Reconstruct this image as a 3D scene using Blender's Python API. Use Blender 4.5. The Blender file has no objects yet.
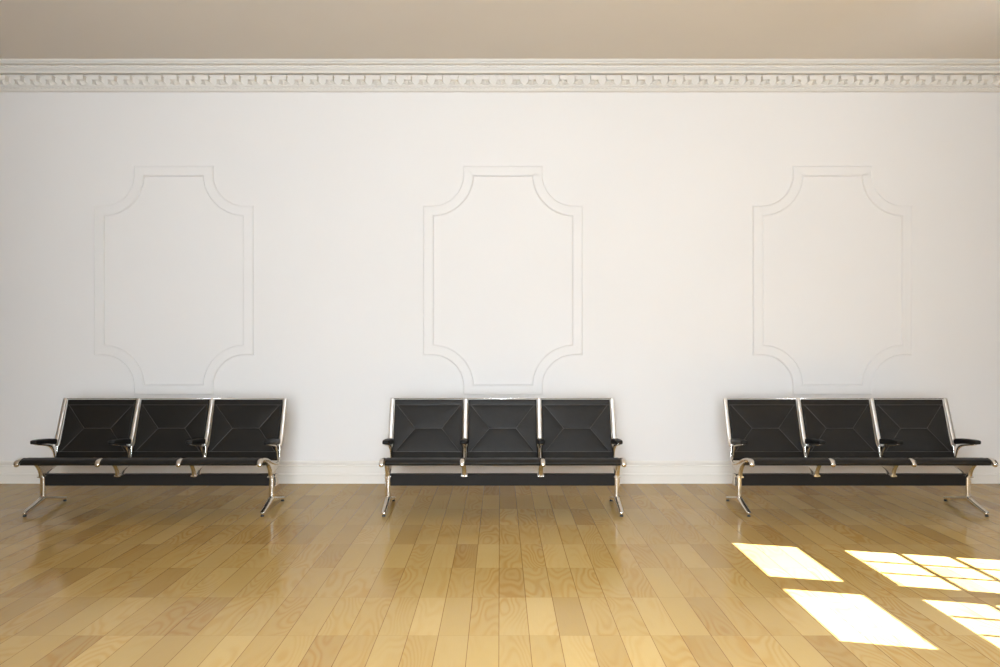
import bpy, bmesh, math
from mathutils import Vector

# ------------------------------------------------------------------ camera, light, exposure
S = bpy.context.scene
COL = S.collection
CAM_H = 1.42
FOCAL = 844.0                      # pixels for a 1000 px wide frame
cam_d = bpy.data.cameras.new('camera'); cam = bpy.data.objects.new('camera', cam_d); COL.objects.link(cam)
cam.location = (0, 0, CAM_H); cam.rotation_euler = (math.radians(90), 0, 0)
cam_d.sensor_width = 36.0; cam_d.lens = 36.0 * FOCAL / 1000.0; cam_d.clip_start = 0.05; cam_d.clip_end = 200
S.camera = cam

S.view_settings.view_transform = 'Standard'
S.view_settings.look = 'None'
S.view_settings.gamma = 1.0
S.view_settings.use_curve_mapping = False
S.view_settings.exposure = 0.0
S.cycles.use_denoising = True
S.cycles.max_bounces = 14
S.cycles.diffuse_bounces = 8
S.cycles.glossy_bounces = 6
S.cycles.transparent_max_bounces = 12
S.cycles.caustics_reflective = False
S.cycles.caustics_refractive = False
S.cycles.sample_clamp_indirect = 2.0

SKY = 52.5
W = bpy.data.worlds.new('world'); S.world = W; W.use_nodes = True
wn = W.node_tree.nodes; wn.clear()
wo = wn.new('ShaderNodeOutputWorld'); bg = wn.new('ShaderNodeBackground')
bg.inputs[0].default_value = (0.93, 1.0, 1.105, 1)
# the sky is brightest behind the viewer and dull towards the side window
wtc = wn.new('ShaderNodeTexCoord'); wsp = wn.new('ShaderNodeSeparateXYZ'); wmr = wn.new('ShaderNodeMapRange')
W.node_tree.links.new(wtc.outputs['Generated'], wsp.inputs[0]); W.node_tree.links.new(wsp.outputs['X'], wmr.inputs['Value'])
wmr.interpolation_type = 'SMOOTHSTEP'
wmr.inputs['From Min'].default_value = .42; wmr.inputs['From Max'].default_value = .60
wmr.inputs['To Min'].default_value = SKY; wmr.inputs['To Max'].default_value = SKY*.012
W.node_tree.links.new(wmr.outputs[0], bg.inputs[1])
W.node_tree.links.new(bg.outputs[0], wo.inputs[0])

# sun: light travels along (-1, .28, -.859) through the side window
sd = bpy.data.lights.new('sun', 'SUN'); sd.energy = 76.0; sd.angle = math.radians(0.22); sd.color = (1.0, 0.98, 0.96)
sun = bpy.data.objects.new('sun', sd); COL.objects.link(sun)
sun.rotation_euler = Vector((-1, .28, -.859)).to_track_quat('-Z', 'Y').to_euler(); sun.location = (9, 0, 6)

# room extents
XL, XR, YB, YW, ZC = -8.6, 5.4, -1.2, 8.0, 3.957
WT = 0.16
WB = 0.50                          # back wall thickened to narrow the added window's light; window near outer face
ADDED_WIN = [(-1.25, 0.85, 0.45, 3.10)]                       # unseen opening behind the viewer, added for frontal light (x0,x1,z0,z1)
SIDE_OPEN = (2.74, 4.735, 0.80, 3.48)                     # opening in the right wall (y0,y1,z0,z1)

ADDED_SKYLIGHT = (-0.75, 0.65, 2.2, 3.2)                            # unseen ceiling opening, added for overhead light (x0,x1,y0,y1)

def portal(name, loc, rot, sx, sy):
    d = bpy.data.lights.new(name, 'AREA'); d.shape = 'RECTANGLE'; d.size = sx; d.size_y = sy; d.cycles.is_portal = True
    o = bpy.data.objects.new(name, d); COL.objects.link(o); o.location = loc; o.rotation_euler = rot
for (a, b, c, e) in ADDED_WIN:
    portal('window_portal', ((a+b)/2, YB - WB - .03, (c+e)/2), (math.radians(90), 0, 0), b-a, e-c)
    bpy.data.objects['window_portal'].rotation_euler = Vector((0, 1, 0)).to_track_quat('-Z', 'Z').to_euler()
a, b, c, e = SIDE_OPEN
portal('side_window_portal', (XR + WT + .03, (a+b)/2, (c+e)/2), (0, 0, 0), b-a, e-c)
bpy.data.objects['side_window_portal'].rotation_euler = Vector((-1, 0, 0)).to_track_quat('-Z', 'Z').to_euler()

a, b, c, e = ADDED_SKYLIGHT
portal('added_skylight_portal', ((a+b)/2, (c+e)/2, ZC+.15+.35), (0, 0, 0), b-a, e-c)

# ------------------------------------------------------------------ materials
def nmat(name):
    m = bpy.data.materials.new(name); m.use_nodes = True
    nt = m.node_tree; p = nt.nodes['Principled BSDF']
    return m, nt, p
def N(nt, t, **kw):
    n = nt.nodes.new(t)
    for k, v in kw.items(): setattr(n, k, v)
    return n
def math_n(nt, op, a, b=None, c=None):
    n = N(nt, 'ShaderNodeMath', operation=op)
    for i, v in enumerate((a, b, c)):
        if v is None: continue
        if isinstance(v, (int, float)): n.inputs[i].default_value = v
        else: nt.links.new(v, n.inputs[i])
    return n.outputs[0]
def paint(name, col, rough=.6, bump=.02, scale=60, mottle=.03):
    m, nt, p = nmat(name)
    tc = N(nt, 'ShaderNodeTexCoord')
    n1 = N(nt, 'ShaderNodeTexNoise'); n1.inputs['Scale'].default_value = 1.3; n1.inputs['Detail'].default_value = 4
    nt.links.new(tc.outputs['Object'], n1.inputs['Vector'])
    r = N(nt, 'ShaderNodeValToRGB'); r.color_ramp.elements[0].position = .3; r.color_ramp.elements[1].position = .7
    r.color_ramp.elements[0].color = tuple(c*(1-mottle) for c in col) + (1,)
    r.color_ramp.elements[1].color = tuple(min(1, c*(1+mottle)) for c in col) + (1,)
    nt.links.new(n1.outputs['Fac'], r.inputs[0]); nt.links.new(r.outputs[0], p.inputs['Base Color'])
    n2 = N(nt, 'ShaderNodeTexNoise'); n2.inputs['Scale'].default_value = scale; n2.inputs['Detail'].default_value = 6
    nt.links.new(tc.outputs['Object'], n2.inputs['Vector'])
    b = N(nt, 'ShaderNodeBump'); b.inputs['Strength'].default_value = bump; b.inputs['Distance'].default_value = .01
    nt.links.new(n2.outputs['Fac'], b.inputs['Height']); nt.links.new(b.outputs[0], p.inputs['Normal'])
    p.inputs['Roughness'].default_value = rough
    return m
M_WALL = paint('white wall paint', (.80, .785, .772), .7, .015, mottle=.008)
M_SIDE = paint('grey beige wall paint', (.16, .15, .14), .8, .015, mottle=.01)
M_TRIM = paint('white plaster', (.80, .77, .72), .5, .02, mottle=.012)
M_CEIL = paint('taupe ceiling paint', (.90, .87, .83), .85, .02, mottle=.01)
M_FRAME = paint('white window paint', (.78, .76, .72), .4, .01)

def metal(name, col, rough):
    m, nt, p = nmat(name)
    tc = N(nt, 'ShaderNodeTexCoord'); n = N(nt, 'ShaderNodeTexNoise'); n.inputs['Scale'].default_value = 9
    nt.links.new(tc.outputs['Object'], n.inputs['Vector'])
    mr = N(nt, 'ShaderNodeMapRange'); mr.inputs['To Min'].default_value = rough*.8; mr.inputs['To Max'].default_value = rough*1.25
    nt.links.new(n.outputs['Fac'], mr.inputs['Value']); nt.links.new(mr.outputs[0], p.inputs['Roughness'])
    p.inputs['Base Color'].default_value = col + (1,); p.inputs['Metallic'].default_value = 1
    return m
M_CHROME = metal('polished aluminium', (.93, .91, .88), .24)
M_POLISH = metal('mirror polished aluminium', (.95, .93, .90), .22)
M_SATIN = metal('satin aluminium', (.95, .93, .90), .42)
M_GLIDE = paint('black rubber', (.012, .012, .012), .6)

def leather():
    m, nt, p = nmat('black leather')
    tc = N(nt, 'ShaderNodeTexCoord')
    v = N(nt, 'ShaderNodeTexVoronoi'); v.inputs['Scale'].default_value = 260
    nt.links.new(tc.outputs['Object'], v.inputs['Vector'])
    n = N(nt, 'ShaderNodeTexNoise'); n.inputs['Scale'].default_value = 14; n.inputs['Detail'].default_value = 5
    nt.links.new(tc.outputs['Object'], n.inputs['Vector'])
    b1 = N(nt, 'ShaderNodeBump'); b1.inputs['Strength'].default_value = .12; b1.inputs['Distance'].default_value = .002
    nt.links.new(v.outputs['Distance'], b1.inputs['Height'])
    b2 = N(nt, 'ShaderNodeBump'); b2.inputs['Strength'].default_value = .18; b2.inputs['Distance'].default_value = .01
    nt.links.new(n.outputs['Fac'], b2.inputs['Height']); nt.links.new(b1.outputs[0], b2.inputs['Normal'])
    nt.links.new(b2.outputs[0], p.inputs['Normal'])
    r = N(nt, 'ShaderNodeValToRGB'); r.color_ramp.elements[0].color = (.0075, .0066, .0057, 1); r.color_ramp.elements[1].color = (.0145, .0125, .0105, 1)
    nt.links.new(n.outputs['Fac'], r.inputs[0]); nt.links.new(r.outputs[0], p.inputs['Base Color'])
    mr = N(nt, 'ShaderNodeMapRange'); mr.inputs['To Min'].default_value = .36; mr.inputs['To Max'].default_value = .52
    nt.links.new(n.outputs['Fac'], mr.inputs['Value']); nt.links.new(mr.outputs[0], p.inputs['Roughness'])
    p.inputs['Specular IOR Level'].default_value = .16
    return m
M_LEATHER = leather()
M_BEAM = paint('black beam enamel', (.018, .0155, .0135), .5, .02)
M_BEAM.node_tree.nodes['Principled BSDF'].inputs['Specular IOR Level'].default_value = .10
M_SEAM = paint('black piping', (.045, .042, .039), .3)
M_PAD = paint('black arm pad', (.010, .0095, .009), .5, .05)
M_PAD.node_tree.nodes['Principled BSDF'].inputs['Specular IOR Level'].default_value = .15

PW, PL, PX0, PY0 = .1426, .573, -.005, 3.968
def floor_mat():
    m, nt, p = nmat('maple plank floor'); L = nt.links
    geo = N(nt, 'ShaderNodeTexCoord'); sp = N(nt, 'ShaderNodeSeparateXYZ'); L.new(geo.outputs['Object'], sp.inputs[0])
    u = math_n(nt, 'DIVIDE', math_n(nt, 'SUBTRACT', sp.outputs[0], PX0), PW)
    v = math_n(nt, 'DIVIDE', math_n(nt, 'SUBTRACT', sp.outputs[1], PY0), PL)
    iu = math_n(nt, 'FLOOR', u); iv = math_n(nt, 'FLOOR', v)
    fu = math_n(nt, 'SUBTRACT', u, iu); fv = math_n(nt, 'SUBTRACT', v, iv)
    cid = N(nt, 'ShaderNodeCombineXYZ'); L.new(iu, cid.inputs[0]); L.new(iv, cid.inputs[1])
    wn_ = N(nt, 'ShaderNodeTexWhiteNoise', noise_dimensions='2D'); L.new(cid.outputs[0], wn_.inputs['Vector'])
    sc_ = N(nt, 'ShaderNodeSeparateColor'); L.new(wn_.outputs['Color'], sc_.inputs[0])
    # grain coordinates, shifted plank by plank
    gx = math_n(nt, 'MULTIPLY_ADD', sc_.outputs[0], 37.0, sp.outputs[0])
    gy = math_n(nt, 'MULTIPLY_ADD', sc_.outputs[1], 53.0, math_n(nt, 'MULTIPLY', sp.outputs[1], .24))
    gc = N(nt, 'ShaderNodeCombineXYZ'); L.new(gx, gc.inputs[0]); L.new(gy, gc.inputs[1]); L.new(math_n(nt, 'MULTIPLY', sc_.outputs[2], 9.0), gc.inputs[2])
    n1 = N(nt, 'ShaderNodeTexNoise'); n1.inputs['Scale'].default_value = 5.0; n1.inputs['Detail'].default_value = 1.5; n1.inputs['Roughness'].default_value = .4
    L.new(gc.outputs[0], n1.inputs['Vector'])
    rings = math_n(nt, 'SINE', math_n(nt, 'MULTIPLY', n1.outputs['Fac'], 110.0))
    rings = math_n(nt, 'POWER', math_n(nt, 'MULTIPLY_ADD', rings, .5, .5), 1.6)
    n2 = N(nt, 'ShaderNodeTexNoise'); n2.inputs['Scale'].default_value = 2.6; n2.inputs['Detail'].default_value = 2
    L.new(gc.outputs[0], n2.inputs['Vector'])
    rm = N(nt, 'ShaderNodeMapRange'); rm.inputs['From Min'].default_value = .42; rm.inputs['From Max'].default_value = .62; L.new(n2.outputs['Fac'], rm.inputs['Value'])
    rings = math_n(nt, 'MULTIPLY', rings, rm.outputs[0])
    # fine pores
    fc = N(nt, 'ShaderNodeCombineXYZ'); L.new(math_n(nt, 'MULTIPLY', gx, 60.0), fc.inputs[0]); L.new(math_n(nt, 'MULTIPLY', gy, 10.0), fc.inputs[1])
    n3 = N(nt, 'ShaderNodeTexNoise'); n3.inputs['Scale'].default_value = 4.0; n3.inputs['Detail'].default_value = 3; L.new(fc.outputs[0], n3.inputs['Vector'])
    base = N(nt, 'ShaderNodeValToRGB'); cr = base.color_ramp
    cr.elements[0].position = 0; cr.elements[0].color = (.375, .248, .092, 1)
    cr.elements[1].position = 1; cr.elements[1].color = (.520, .370, .150, 1)
    for pos, c in ((.25, (.435, .296, .110)), (.5, (.460, .320, .120)), (.7, (.455, .320, .128)), (.85, (.480, .340, .135))):
        e_ = cr.elements.new(pos); e_.color = c + (1,)
    L.new(wn_.outputs['Value'], base.inputs[0])
    def mul(colsock, fac, dark):
        mx = N(nt, 'ShaderNodeMix', data_type='RGBA', blend_type='MULTIPLY'); L.new(fac, mx.inputs[0]); L.new(colsock, mx.inputs[6]); mx.inputs[7].default_value = dark + (1,)
        return mx.outputs[2]
    c = mul(base.outputs[0], rings, (.90, .80, .64))
    c = mul(c, math_n(nt, 'MULTIPLY', n2.outputs['Fac'], .6), (.88, .80, .68))
    c = mul(c, math_n(nt, 'MULTIPLY', n3.outputs['Fac'], .5), (.86, .80, .72))
    # joints
    du = math_n(nt, 'MULTIPLY', math_n(nt, 'MINIMUM', fu, math_n(nt, 'SUBTRACT', 1.0, fu)), PW)
    dv = math_n(nt, 'MULTIPLY', math_n(nt, 'MINIMUM', fv, math_n(nt, 'SUBTRACT', 1.0, fv)), PL)
    def edge(d, w):
        mr = N(nt, 'ShaderNodeMapRange'); mr.inputs['From Min'].default_value = w*.35; mr.inputs['From Max'].default_value = w
        mr.inputs['To Min'].default_value = 1; mr.inputs['To Max'].default_value = 0; L.new(d, mr.inputs['Value']); return mr.outputs[0]
    gu = edge(du, .0022); gv = edge(dv, .0018)
    c = mul(c, gu, (.42, .30, .20)); c = mul(c, math_n(nt, 'MULTIPLY', gv, .55), (.55, .42, .30))
    L.new(c, p.inputs['Base Color'])
    h = math_n(nt, 'SUBTRACT', 1.0, math_n(nt, 'MAXIMUM', gu, math_n(nt, 'MULTIPLY', gv, .4)))
    b1 = N(nt, 'ShaderNodeBump'); b1.inputs['Strength'].default_value = .25; b1.inputs['Distance'].default_value = .001; L.new(h, b1.inputs['Height'])
    n4 = N(nt, 'ShaderNodeTexNoise'); n4.inputs['Scale'].default_value = 7; n4.inputs['Detail'].default_value = 2; L.new(geo.outputs['Object'], n4.inputs['Vector'])
    b2 = N(nt, 'ShaderNodeBump'); b2.inputs['Strength'].default_value = .06; b2.inputs['Distance'].default_value = .01
    L.new(n4.outputs['Fac'], b2.inputs['Height']); L.new(b1.outputs[0], b2.inputs['Normal']); L.new(b2.outputs[0], p.inputs['Normal'])
    rr = N(nt, 'ShaderNodeMapRange'); rr.inputs['To Min'].default_value = .08; rr.inputs['To Max'].default_value = .16; L.new(n2.outputs['Fac'], rr.inputs['Value'])
    L.new(rr.outputs[0], p.inputs['Roughness'])
    p.inputs['IOR'].default_value = 1.22
    return m
M_FLOOR = floor_mat()

def glass():
    m = bpy.data.materials.new('window glass'); m.use_nodes = True; nt = m.node_tree; nt.nodes.clear()
    o = N(nt, 'ShaderNodeOutputMaterial'); mx = N(nt, 'ShaderNodeMixShader'); t = N(nt, 'ShaderNodeBsdfTransparent'); g = N(nt, 'ShaderNodeBsdfGlossy')
    t.inputs[0].default_value = (.97, .98, .97, 1); g.inputs['Roughness'].default_value = .02; mx.inputs[0].default_value = .05
    nt.links.new(t.outputs[0], mx.inputs[1]); nt.links.new(g.outputs[0], mx.inputs[2]); nt.links.new(mx.outputs[0], o.inputs[0])
    return m
M_GLASS = glass()

# ------------------------------------------------------------------ mesh helpers
def link(name, bm, mat, parent=None, smooth=False, kind=None, bevel=0, angle=35):
    me = bpy.data.meshes.new(name); bmesh.ops.recalc_face_normals(bm, faces=bm.faces); bm.to_mesh(me); bm.free()
    me.materials.append(mat)
    o = bpy.data.objects.new(name, me); COL.objects.link(o)
    if smooth:
        for f in me.polygons: f.use_smooth = True
    if bevel:
        b = o.modifiers.new('bevel', 'BEVEL'); b.width = bevel; b.segments = 2; b.limit_method = 'ANGLE'; b.angle_limit = math.radians(angle)
    if parent: o.parent = parent
    if kind: o['kind'] = kind
    return o
def box(bm, x0, x1, y0, y1, z0, z1):
    v = [bm.verts.new((x, y, z)) for z in (z0, z1) for y in (y0, y1) for x in (x0, x1)]
    for f in ((0,1,3,2),(4,6,7,5),(0,4,5,1),(2,3,7,6),(0,2,6,4),(1,5,7,3)): bm.faces.new([v[i] for i in f])
def catmull(pts, n=8):
    out = []; P = [pts[0]] + list(pts) + [pts[-1]]
    for i in range(1, len(P)-2):
        for k in range(n):
            t = k/n
            out.append(tuple(.5*((2*b) + (-a+c)*t + (2*a-5*b+4*c-d)*t*t + (-a+3*b-3*c+d)*t**3) for a, b, c, d in zip(P[i-1], P[i], P[i+1], P[i+2])))
    out.append(tuple(pts[-1])); return out
def sweep(bm, pts, xc=0.0, n=8, e=.55, m=14, cap=True):
    """pts: (y, z, width along x, thickness in the yz plane); rounded section swept along the yz curve"""
    P = catmull(pts, n) if n > 1 else [tuple(q) for q in pts]
    rings = []
    def ring(y, z, w, t, ny, nz):
        r = []
        for k in range(m):
            a = 2*math.pi*(k+.5)/m; ca, sa = math.cos(a), math.sin(a)
            sx = math.copysign(abs(ca)**e, ca)*w/2; st = math.copysign(abs(sa)**e, sa)*t/2
            r.append(bm.verts.new((xc+sx, y+ny*st, z+nz*st)))
        return r
    L = len(P)
    for i, q in enumerate(P):
        a = P[max(i-1, 0)]; b = P[min(i+1, L-1)]
        dy, dz = b[0]-a[0], b[1]-a[1]; l = math.hypot(dy, dz) or 1; dy /= l; dz /= l
        ny, nz = -dz, dy
        if cap and i == 0:
            for f, g in ((.55, .42), (.85, .2)):
                rings.append(ring(q[0]-dy*q[3]*g, q[1]-dz*q[3]*g, q[2]*f, q[3]*f, ny, nz))
        rings.append(ring(*q[:4], ny, nz))
        if cap and i == L-1:
            for f, g in ((.85, .2), (.55, .42)):
                rings.append(ring(q[0]+dy*q[3]*g, q[1]+dz*q[3]*g, q[2]*f, q[3]*f, ny, nz))
    for a, b in zip(rings, rings[1:]):
        for k in range(m): bm.faces.new((a[k], a[(k+1) % m], b[(k+1) % m], b[k]))
    bm.faces.new(rings[0][::-1]); bm.faces.new(rings[-1])
def extrude_x(bm, prof, x0, x1, cols=1, closed=True):
    """prof: list of (y, z)"""
    R = [[bm.verts.new((x0+(x1-x0)*c/cols, y, z)) for y, z in prof] for c in range(cols+1)]
    n = len(prof)
    for a, b in zip(R, R[1:]):
        for k in range(n if closed else n-1): bm.faces.new((a[k], a[(k+1) % n], b[(k+1) % n], b[k]))
    if closed: bm.faces.new(R[0][::-1]); bm.faces.new(R[-1])

# ------------------------------------------------------------------ room shell
bm = bmesh.new(); box(bm, XL-WT, XR+WT, YB-WB, YW+WT, -.12, 0); link('floor', bm, M_FLOOR, kind='structure')
a, b, c, e = ADDED_SKYLIGHT
bm = bmesh.new()
box(bm, XL-WT, a, YB-WB, YW+WT, ZC, ZC+.15); box(bm, b, XR+WT, YB-WB, YW+WT, ZC, ZC+.15)
box(bm, a, b, YB-WB, c, ZC, ZC+.15); box(bm, a, b, e, YW+WT, ZC, ZC+.15)
link('ceiling', bm, M_CEIL, kind='structure')
# unseen skylight added for overhead light: a low upstand, glazing bars and glass; an added slab east of it keeps the sun out
bm = bmesh.new(); z = ZC+.15
box(bm, a-.08, a, c-.08, e+.08, z, z+.3); box(bm, b, b+.08, c-.08, e+.08, z, z+.3); box(bm, a, b, c-.08, c, z, z+.3); box(bm, a, b, e, e+.08, z, z+.3)
for k in (1, 2): x = a+(b-a)*k/3; box(bm, x-.025, x+.025, c, e, z+.22, z+.28)
sky_l = link('window_3', bm, M_FRAME, kind='structure')
bm = bmesh.new(); box(bm, a, b, c, e, z+.285, z+.29); link('pane', bm, M_GLASS, sky_l)
bm = bmesh.new(); box(bm, b+.1, b+.3, c-2.5, e+.5, z, z+3.3); link('sun_blocker_roof', bm, M_SIDE, kind='structure')  # unseen slab on the roof, added to shade the skylight from the sun
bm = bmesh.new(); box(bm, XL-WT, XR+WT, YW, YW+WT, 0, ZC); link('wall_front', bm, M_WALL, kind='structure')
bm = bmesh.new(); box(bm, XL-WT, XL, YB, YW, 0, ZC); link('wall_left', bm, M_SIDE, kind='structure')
y0, y1, z0, z1 = SIDE_OPEN
bm = bmesh.new()
box(bm, XR, XR+WT, YB, y0, 0, ZC); box(bm, XR, XR+WT, y1, YW, 0, ZC)
box(bm, XR, XR+WT, y0, y1, 0, z0); box(bm, XR, XR+WT, y0, y1, z1, ZC)
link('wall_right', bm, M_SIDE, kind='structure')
bm = bmesh.new()
xs = XL-WT
for (a, b, c, e) in ADDED_WIN:
    box(bm, xs, a, YB-WB, YB, 0, ZC); box(bm, a, b, YB-WB, YB, 0, c); box(bm, a, b, YB-WB, YB, e, ZC); xs = b
box(bm, xs, XR+WT, YB-WB, YB, 0, ZC)
link('wall_back', bm, M_WALL, kind='structure')

# unseen slab added outside the back window to block the sun
bm = bmesh.new(); box(bm, -4.5, 5.5, YB-WB-1.25, YB-WB, 3.75, 3.95); link('trim_5', bm, M_TRIM, kind='structure')

# unseen wall added outside to cut sky light through the side window
bm = bmesh.new(); box(bm, XR+WT, XR+WT+1.6, 1.9, 2.3, -.12, 7.5); link('sky_blocker_side', bm, M_SIDE, kind='structure')

# side window: two casements, each a solid-paned transom above a grid of square panes
root = bpy.data.objects.new('window_1', None); COL.objects.link(root); root.location = (XR, 3.74, z0); root['kind'] = 'structure'
def wl(name, bm, mat, **k):
    o = link(name, bm, mat, root, **k); o.matrix_parent_inverse = root.matrix_world.inverted(); o.location = (0, 0, 0)
    for v in o.data.vertices: v.co -= Vector(root.location)
    return o
SASH = [(2.83, 3.62), (3.87, 4.645)]
TZ0, TZ1, GZ1, PITCH, NR = 2.952, 3.285, 2.70, .2577, 7
GZ0 = GZ1 - PITCH*NR
fx0, fx1 = XR+.002, XR+.03
bm = bmesh.new()
for (a, b) in ((y0, SASH[0][0]-.008), (SASH[0][1], SASH[1][0]-.008), (SASH[1][1], y1)): box(bm, fx0, fx1, a, b, z0, z1)
for (a, b) in SASH:
    box(bm, fx0, fx1, a, b, TZ1+.024, z1); box(bm, fx0, fx1, a, b, GZ1+.024, TZ0); box(bm, fx0, fx1, a, b, z0, GZ0)
wl('window_frame', bm, M_FRAME)
bt = .0115
for (a, b) in SASH:
    bm = bmesh.new()
    for k in range(1, NR): z = GZ1 - PITCH*k; box(bm, fx0+.004, fx0+.016, a, b, z-bt, z+bt)
    for k in (1, 2): y = a+(b-a)*k/3; box(bm, fx0+.004, fx0+.016, y-.015, y+.015, GZ0, GZ1)
    wl('glazing_bars', bm, M_FRAME)
    bm = bmesh.new(); box(bm, fx0+.018, fx0+.022, a-.008, b, GZ0, GZ1+.024); box(bm, fx0+.018, fx0+.022, a-.008, b, TZ0, TZ1+.024); wl('pane', bm, M_GLASS)
bm = bmesh.new(); box(bm, XR-.09, XR+.001, y0-.06, y1+.06, z0-.04, z0); wl('window_sill', bm, M_FRAME, bevel=.006)

# tall unseen window, added behind the viewer to light the room from the front
for i, (a, b, c, e) in enumerate(ADDED_WIN):
    root = bpy.data.objects.new('window_%d' % (i+2), None); COL.objects.link(root); root.location = ((a+b)/2, YB, c); root['kind'] = 'structure'
    bm = bmesh.new(); t = .06
    box(bm, a, a+t, YB-WB+.04, YB-WB+.10, c, e); box(bm, b-t, b, YB-WB+.04, YB-WB+.10, c, e); box(bm, a, b, YB-WB+.04, YB-WB+.10, c, c+t); box(bm, a, b, YB-WB+.04, YB-WB+.10, e-t, e)
    box(bm, (a+b)/2-.03, (a+b)/2+.03, YB-WB+.04, YB-WB+.10, c, e)
    wl('window_frame', bm, M_FRAME)
    bm = bmesh.new(); box(bm, a, b, YB-WB+.065, YB-WB+.07, c, e); wl('pane', bm, M_GLASS)

# ------------------------------------------------------------------ crown moulding
def zy(py, p): return CAM_H + (333.5-py)*(YW-p)/FOCAL
cp = [(59, .208), (60.9, .208), (61.0, .172), (61.7, .172), (61.8, .194), (63.0, .190), (64.0, .178), (64.6, .166), (64.8, .140), (68.3, .132), (68.4, .154), (69.3, .152),
      (69.4, .116), (70.0, .116), (70.1, .146), (71.4, .142), (72.6, .134), (73.3, .130), (73.5, .122), (73.9, .035), (74.6, .022), (85.1, .022), (85.3, .046), (86.1, .046), (86.3, .020), (89.5, .018), (89.6, .040), (90.8, .036), (91.1, .020), (91.5, .014), (92.0, .010)]
prof = [(YW-p, zy(y, p)) for y, p in cp]
prof[0] = (YW-.205, ZC)
prof += [(YW, prof[-1][1]), (YW, ZC)]
bm = bmesh.new(); extrude_x(bm, prof, XL, XR, 1); crown = link('trim_1', bm, M_TRIM, kind='structure')
# enriched beads: rows of small eggs running along the crown
def beadrow(name, yp, p, r, pitch, ph=0):
    zc = zy(yp, p); bm = bmesh.new(); n = int((XR-XL)/pitch); cols = n*4; m = 7; R = []
    for c in range(cols+1):
        x = XL + (XR-XL)*c/cols; rr = r*(.62+.38*abs(math.sin(math.pi*c/4)))
        R.append([bm.verts.new((x, YW-p+.002-rr*math.cos(math.pi*(k/(m-1)-.5)), zc+rr*math.sin(math.pi*(k/(m-1)-.5)))) for k in range(m)])
    for a, b in zip(R, R[1:]):
        for k in range(m-1): bm.faces.new((a[k], a[k+1], b[k+1], b[k]))
    return link(name, bm, M_TRIM, crown, smooth=True)
beadrow('bead_course', 66.6, .138, .0125, .040); beadrow('bead_course', 87.9, .022, .0135, .036)

# modillions: square block on a small acanthus bracket
MP = .1465
zt, zb, zl = zy(74.6, .1), zy(79.2, .1), zy(85.2, .03)
bm = bmesh.new(); yb = YW-.02
box(bm, -.034, .034, yb-.066, yb, zb, zt)
box(bm, -.038, .038, yb-.071, yb, zt-.008, zt)
NU, NV = 20, 10; G = []
for j in range(NV+1):
    v = j/NV; w = .030+.028*math.sin(v*1.5); z = zb+.002-(zb-zl)*v; row = []
    for i in range(NU+1):
        q = -1+2*i/NU
        lobes = 1+.28*math.cos(q*math.pi*3)*v
        dep = (.040*(1-v)**1.2 + .014*math.sin(math.pi*v)+.006) * max(0, 1-q*q)**.5*lobes
        row.append(bm.verts.new((q*w*(1-.12*math.cos(q*9)*v), yb-.001-dep, z-.010*v*math.cos(q*4.7))))
    G.append(row)
for a, b in zip(G, G[1:]):
    for i in range(NU): bm.faces.new((a[i], a[i+1], b[i+1], b[i]))
mod = link('modillion', bm, M_TRIM, crown)
k0 = math.floor((XR-.08)/MP); xs = [k*MP+.01 for k in range(-37, k0+1)]
mod.location = (xs[0], 0, 0)
for x in xs[1:]:
    c = mod.copy(); c.parent = crown; c.location = (x, 0, 0); COL.objects.link(c)

# ------------------------------------------------------------------ baseboard and raised wall panels
def zb_(py, p): return CAM_H - (py-333.5)*(YW-p)/FOCAL
bp = [(460.8, .004), (461.2, .011), (462.5, .014), (463.8, .012), (464.6, .007), (465.2, .007), (465.5, .014), (466.3, .016), (467.0, .013), (473.4, .013), (473.9, .020), (474.8, .022), (475.8, .019), (483, .019)]
prof = [(YW-p, max(0, zb_(y, p))) for y, p in bp]; prof[-1] = (prof[-1][0], 0)
prof += [(YW, 0), (YW, prof[0][1])]
bm = bmesh.new(); extrude_x(bm, prof, XL, XR); link('baseboard_front', bm, M_TRIM, kind='structure')
pr2 = [(.019, 0), (.019, .07), (.022, .08), (.013, .09), (.013, .17), (.016, .18), (.007, .19), (.012, .2), (.004, .212), (0, .212), (0, 0)]
for nm, xw, s in (('baseboard_left', XL, 1), ('baseboard_right', XR, -1)):
    bm = bmesh.new(); R = [[bm.verts.new((xw+s*p, y, z)) for p, z in pr2] for y in (YB, YW-.02)]
    for k in range(len(pr2)): bm.faces.new((R[0][k], R[0][(k+1) % len(pr2)], R[1][(k+1) % len(pr2)], R[1][k]))
    bm.faces.new(R[0]); bm.faces.new(R[1]); link(nm, bm, M_TRIM, kind='structure')

S_ = YW/FOCAL
def panel_outline(off):
    """outline of the cartouche, inset by off (metres), as a closed loop centred on x; z absolute"""
    hx, zt_, zb2 = 79.6*S_-off, CAM_H+(333.5-165.9)*S_-off, CAM_H-(395.0-333.5)*S_+off
    nx = 39.6*S_-off                      # half width of the raised top
    R = 31.3*S_+off; cx = nx+R; sh = 8.6*S_     # centre of the concave quarter circle
    cz_t = zt_+off-sh; q = []
    def arc(cx, cz, R, a0, a1, n=14): return [(cx+R*math.cos(a0+(a1-a0)*k/n), cz+R*math.sin(a0+(a1-a0)*k/n)) for k in range(n+1)]
    pi = math.pi
    right_top = [(nx, zt_)] + arc(cx, cz_t, R, pi, 1.5*pi) + [(hx, cz_t-R)]
    cz_b = zb2-off+sh
    right_bot = [(hx, cz_b+R)] + arc(cx, cz_b, R, .5*pi, pi) + [(nx, zb2)]
    right = right_top + right_bot
    return right + [(-x, z) for x, z in reversed(right)]
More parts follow.
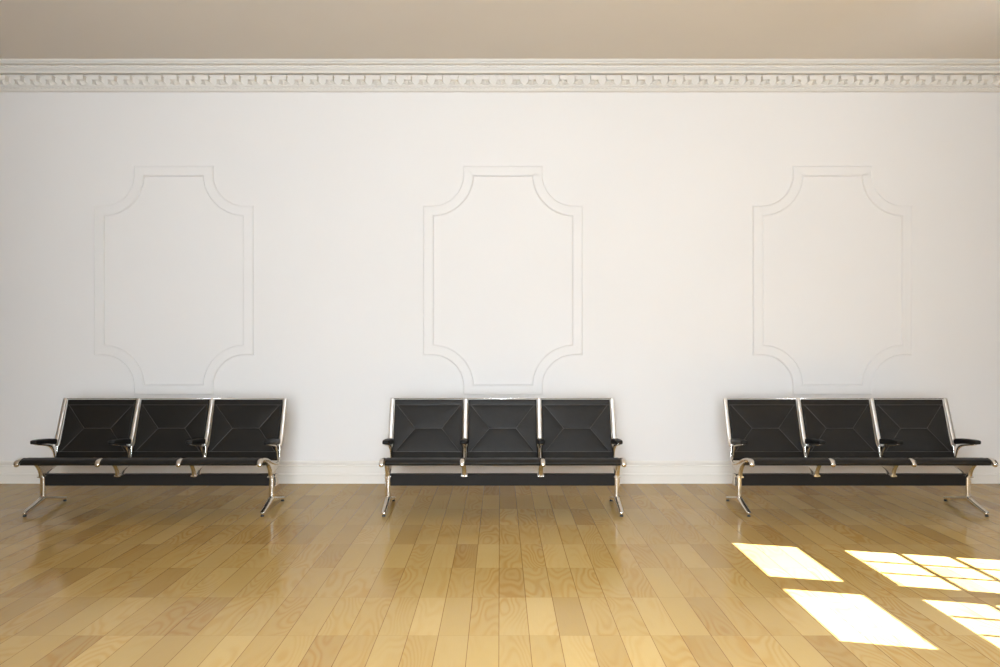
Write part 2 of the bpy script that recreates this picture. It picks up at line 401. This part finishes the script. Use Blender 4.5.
for i, px in enumerate((173.8, 503.0, 832.4)):
    cx = (px-500)*S_
    W_ = 10.4*S_
    # flat raised band with a fine groove along each edge
    steps = [(-.002, 0), (0, .0085), (.002, .0085), (.0055, .0028), (.009, .0085), (W_-.009, .0085), (W_-.0055, .0028), (W_-.002, .0085), (W_, .0085), (W_+.002, 0)]
    bm = bmesh.new(); R = [[bm.verts.new((cx+x, YW-d, z)) for x, z in panel_outline(o_)] for o_, d in steps]
    n = len(R[0])
    for a, b in zip(R, R[1:]):
        for k in range(n): bm.faces.new((a[k], a[(k+1) % n], b[(k+1) % n], b[k]))
    link('trim_%d' % (i+2), bm, M_WALL, kind='structure')

# ------------------------------------------------------------------ tandem sling benches
Y0 = 6.84                 # depth of the post centre; profiles below are (world depth, height)
HP = .9225; PITCHX = HP*2/3
def Lp(pts): return [(p[0]-Y0,) + tuple(p[1:]) for p in pts]
SEAT = [(6.442, .417), (6.459, .436), (6.503, .448), (6.57, .442), (6.66, .424), (6.76, .392), (6.86, .364), (6.94, .350), (7.00, .352)]
BACK = [(7.005, .375), (7.03, .420), (7.06, .50), (7.10, .60), (7.145, .72), (7.195, .862)]

def seat_rail():
    bm = bmesh.new()
    w = [.038, .038, .036, .034, .030, .028, .026, .024, .016, .010, .009, .009]
    t = [.034, .032, .027, .022, .018, .018, .018, .020, .020, .016, .014, .014]
    pts = SEAT + [(7.030, .385), (7.035, .44), (7.045, .51)]
    sweep(bm, [p+(a, b) for p, a, b in zip(Lp(pts), w, t)]); return bm
def back_rail():
    bm = bmesh.new()
    pts = [(6.993, .497, .036, .024), (7.022, .500, .036, .026), (7.046, .528, .035, .026), (7.075, .585, .034, .026), (7.105, .66, .033, .025), (7.145, .76, .032, .022), (7.185, .862, .032, .018)]
    sweep(bm, Lp(pts)); return bm
def bracket():
    bm = bmesh.new()
    # front flange, curving from under the seat hump down to the beam
    sweep(bm, Lp([(6.60, .421, .026, .012), (6.66, .398, .030, .010), (6.715, .368, .032, .009), (6.755, .330, .033, .009), (6.775, .296, .034, .009), (6.778, .262, .034, .009)]))
    # web reaching back to the dip of the seat
    prof = catmull([(6.63, .412), (6.70, .380), (6.75, .335), (6.772, .266)], 5) + [(6.862, .266)] + catmull([(6.868, .285), (6.92, .305), (6.985, .318), (7.04, .350)], 5)[0:] + [(7.02, .358), (6.93, .346), (6.84, .366), (6.74, .396)]
    extrude_x(bm, Lp(prof), -.006, .006)
    sweep(bm, Lp([(6.852, .262, .030, .007), (6.875, .288, .028, .007), (6.93, .306, .022, .007), (6.99, .318, .018, .008), (7.035, .352, .014, .008)]))
    box(bm, -.026, .026, 6.772-Y0, 6.872-Y0, .2622, .2712) ; return bm
def leg():
    bm = bmesh.new()
    sweep(bm, Lp([(6.812, .262, .041, .040), (6.812, .20, .041, .040), (6.812, .14, .040, .040), (6.812, .085, .040, .042)]), e=.62)
    # the two splayed feet
    sweep(bm, Lp([(6.828, .094, .040, .034), (6.79, .084, .040, .038), (6.72, .067, .039, .032), (6.64, .048, .037, .028), (6.57, .0325, .035, .025), (6.545, .0255, .033, .024)]), e=.5)
    sweep(bm, Lp([(6.80, .094, .040, .034), (6.84, .082, .040, .038), (6.92, .067, .039, .032), (7.02, .049, .037, .028), (7.11, .0335, .035, .025), (7.155, .0255, .033, .024)]), e=.5)
    return bm
def foot_pad(y):
    bm = bmesh.new(); bmesh.ops.create_cone(bm, cap_ends=True, segments=20, radius1=.014, radius2=.011, depth=.0155)
    for v in bm.verts: v.co += Vector((0, y-Y0, .00775))
    return bm
def arm_support():
    bm = bmesh.new()
    sweep(bm, Lp([(6.70, .538, .026, .008), (6.76, .528, .030, .012), (6.86, .512, .028, .015), (6.925, .494, .022, .018), (6.960, .466, .014, .018), (6.980, .430, .010, .014), (7.000, .375, .010, .012)])); return bm
def arm_pad():
    bm = bmesh.new()
    sweep(bm, Lp([(6.672, .5585, .056, .032), (6.71, .557, .062, .036), (6.80, .550, .068, .040), (6.90, .540, .062, .044), (6.965, .530, .052, .046), (6.985, .527, .044, .043)]), e=.5, m=20); return bm

def pad(profile, width, t0, amp, seams, nu=72, nv=84, edge=.010, flare=0.0):
    """upholstered sling: profile (y,z) curve, quilted front face, plain back face"""
    P = catmull(profile, 16); L = [0]
    for a, b in zip(P, P[1:]): L.append(L[-1]+math.hypot(b[0]-a[0], b[1]-a[1]))
    tot = L[-1]
    def at(s):
        s = min(max(s, 0), tot)
        for i in range(len(P)-1):
            if s <= L[i+1] or i == len(P)-2:
                f = (s-L[i])/max(L[i+1]-L[i], 1e-9); a, b = P[i], P[i+1]
                d = (b[0]-a[0], b[1]-a[1]); l = math.hypot(*d) or 1
                return a[0]+f*d[0], a[1]+f*d[1], -d[1]/l, d[0]/l
    def seg(px, py, x0, y0, x1, y1):
        dx, dy = x1-x0, y1-y0; t = max(0, min(1, ((px-x0)*dx+(py-y0)*dy)/(dx*dx+dy*dy))); return math.hypot(px-x0-t*dx, py-y0-t*dy)
    SG = [((x0-.5)*width, y0*tot, (x1-.5)*width, y1*tot) for x0, y0, x1, y1 in seams]
    bm = bmesh.new(); F = []; B = []
    for j in range(nv+1):
        s = tot*(.5-.5*math.cos(math.pi*j/nv)*.35-.5*(1-2*j/nv)*.65); y, z, ny, nz = at(s)
        # smooth the normal a little
        y2, z2, n2, m2 = at(min(tot, s+.012)); y3, z3, n3, m3 = at(max(0, s-.012)); ny, nz = (ny+n2+n3)/3, (nz+m2+m3)/3
        wd = width + flare*(1-min(1, max(0, (s/tot-.20)/.06)))
        fr, br = [], []
        for i in range(nu+1):
            a = -1+2*i/nu; x = a*.7*wd/2 + math.sin(a*math.pi/2)*.3*wd/2
            e = min(wd/2-abs(x), s, tot-s); ed = math.sqrt(max(0, min(1, e/edge)*(2-min(1, e/edge))))
            d = min(seg(x, s, *g) for g in SG) if SG else 1
            puff = amp*(1-math.exp(-d/.030))
            h = (t0/2)*(.15+.85*ed) + puff*ed
            fr.append(bm.verts.new((x, y+ny*h, z+nz*h))); h2 = -(t0/2)*(.15+.85*ed)
            br.append(bm.verts.new((x, y+ny*h2, z+nz*h2)))
        F.append(fr); B.append(br)
    for G, fl in ((F, 0), (B, 1)):
        for a, b in zip(G, G[1:]):
            for i in range(nu): bm.faces.new((a[i], a[i+1], b[i+1], b[i]))
    for i in range(nu):
        bm.faces.new((F[0][i], F[0][i+1], B[0][i+1], B[0][i])); bm.faces.new((F[-1][i], F[-1][i+1], B[-1][i+1], B[-1][i]))
    for j in range(nv):
        bm.faces.new((F[j][0], F[j+1][0], B[j+1][0], B[j][0])); bm.faces.new((F[j][-1], F[j+1][-1], B[j+1][-1], B[j][-1]))
    # welts sewn along the seams
    sb = bmesh.new()
    for x0, s0, x1, s1 in SG:
        k = 14; tr = .985; R = []
        for q in range(k+1):
            f = q/k; x = (x0+(x1-x0)*f)*tr; s = s0+(s1-s0)*f; y, z, ny, nz = at(s); h = t0/2+.0012
            dx, ds = x1-x0, s1-s0; l = math.hypot(dx, ds); px_, ps = -ds/l, dx/l      # in-surface perpendicular
            ty, tz = nz, -ny                                                       # along the profile
            ring = []
            for m in range(6):
                a = 2*math.pi*m/6; u_, w_ = .0019*math.cos(a), .0019*math.sin(a)
                ring.append(sb.verts.new((x+px_*u_, y+ty*ps*u_+ny*(h+w_), z+tz*ps*u_+nz*(h+w_))))
            R.append(ring)
        for a, b in zip(R, R[1:]):
            for m in range(6): sb.faces.new((a[m], a[(m+1) % 6], b[(m+1) % 6], b[m]))
    return bm, sb
def envelope(lo, hi, xa=.31, xb=.70, ins=.03):
    mid = (lo+hi)/2
    return [(0, lo, 1, lo), (0, hi, 1, hi), (xa, mid, xb, mid), (ins, hi, xa, mid), (1-ins, hi, xb, mid), (ins, lo, xa, mid), (1-ins, lo, xb, mid)]
PADW = PITCHX-.034

def make_bench():
    r = bpy.data.objects.new('tandem_bench', None); COL.objects.link(r)
    prev = []
    bm = bmesh.new(); box(bm, -.945, .945, 6.837-Y0, 6.905-Y0, .1865, .278)
    beam = link('beam', bm, M_BEAM, r, bevel=.004)
    for s in (-1, 1):
        bm = bmesh.new(); box(bm, s*.9455 if s > 0 else -.9525, .9525 if s > 0 else -.9455, 6.835-Y0, 6.907-Y0, .1845, .28)
        c = link('end_cap', bm, M_CHROME, beam, bevel=.002)
    for s in (-1, 1):
        l = link('leg', leg(), M_POLISH, r, smooth=True); l.location.x = s*HP
        for y in (6.546, 7.154): link('foot_pad', foot_pad(y), M_GLIDE, l, bevel=.001)
    protos = []
    for nm, f, mt in (('seat_bracket', bracket, M_CHROME), ('seat_rail', seat_rail, M_CHROME), ('back_rail', back_rail, M_SATIN), ('arm_support', arm_support, M_CHROME)):
        o = link(nm, f(), mt, r, smooth=(nm != 'seat_bracket'), bevel=0)
        if nm == 'seat_bracket':
            for p_ in o.data.polygons: p_.use_smooth = len(p_.vertices) == 4 and p_.area < .00035
        if nm == 'arm_support':
            link('arm_pad', arm_pad(), M_PAD, o, smooth=True)
        for k in range(4):
            q = o if k == 0 else o.copy()
            if k:
                COL.objects.link(q); q.parent = r
                for ch in o.children:
                    c = ch.copy(); COL.objects.link(c); c.parent = q
            hw = {'back_rail': .936, 'seat_rail': .927}.get(nm, HP)
            q.location.x = hw*(2*k/3-1)
            if nm == 'seat_bracket': q.location.z = .0085 if 0 < k < 3 else 0
    P1, Q1 = pad(Lp([(6.450, .412), (6.467, .432), (6.51, .441), (6.57, .437), (6.66, .414), (6.76, .384), (6.86, .362), (6.93, .354)]), PADW, .028, .004, envelope(.14, .88))
    P2, Q2 = pad(Lp([(7.000, .368), (7.020, .405), (7.052, .475), (7.095, .58), (7.14, .70), (7.194, .857)]), PADW, .026, .0055, envelope(.135, .905), flare=.020)
    sp = link('seat', P1, M_LEATHER, r, smooth=True); link('piping', Q1, M_SEAM, sp, smooth=True)
    bk = link('backrest', P2, M_LEATHER, r, smooth=True); link('piping', Q2, M_SEAM, bk, smooth=True)
    for o in (sp, bk):
        for k in range(3):
            q = o if k == 0 else o.copy()
            if k:
                COL.objects.link(q); q.parent = r
                for ch in o.children:
                    c = ch.copy(); COL.objects.link(c); c.parent = q
            q.location.x = (.624 if o is bk else PITCHX)*(k-1)
    bm = bmesh.new(); bmesh.ops.create_cone(bm, cap_ends=True, segments=12, radius1=.0032, radius2=.0032, depth=.936*2)
    for v in bm.verts: v.co = Vector((v.co.z, 7.206-Y0+v.co.x, .8645+v.co.y))
    link('top_rail', bm, M_CHROME, r, smooth=True)
    return r
def copy_tree(o, parent=None):
    c = o.copy(); COL.objects.link(c)
    if parent: c.parent = parent
    for ch in o.children: copy_tree(ch, c)
    return c
bench = make_bench()
specs = [(.02, 'black three-seat leather bench in the middle, standing below the central wall panel moulding'),
         (-2.765, 'black three-seat leather bench on the left, below the left wall panel moulding'),
         (2.853, 'black three-seat leather bench on the right, nearest the sunlit patches on the floor')]
for i, (x, lab) in enumerate(specs):
    b = bench if i == 0 else copy_tree(bench)
    b.location = (x, Y0, 0); b['label'] = lab; b['category'] = 'bench'; b['group'] = 'tandem benches along the wall'
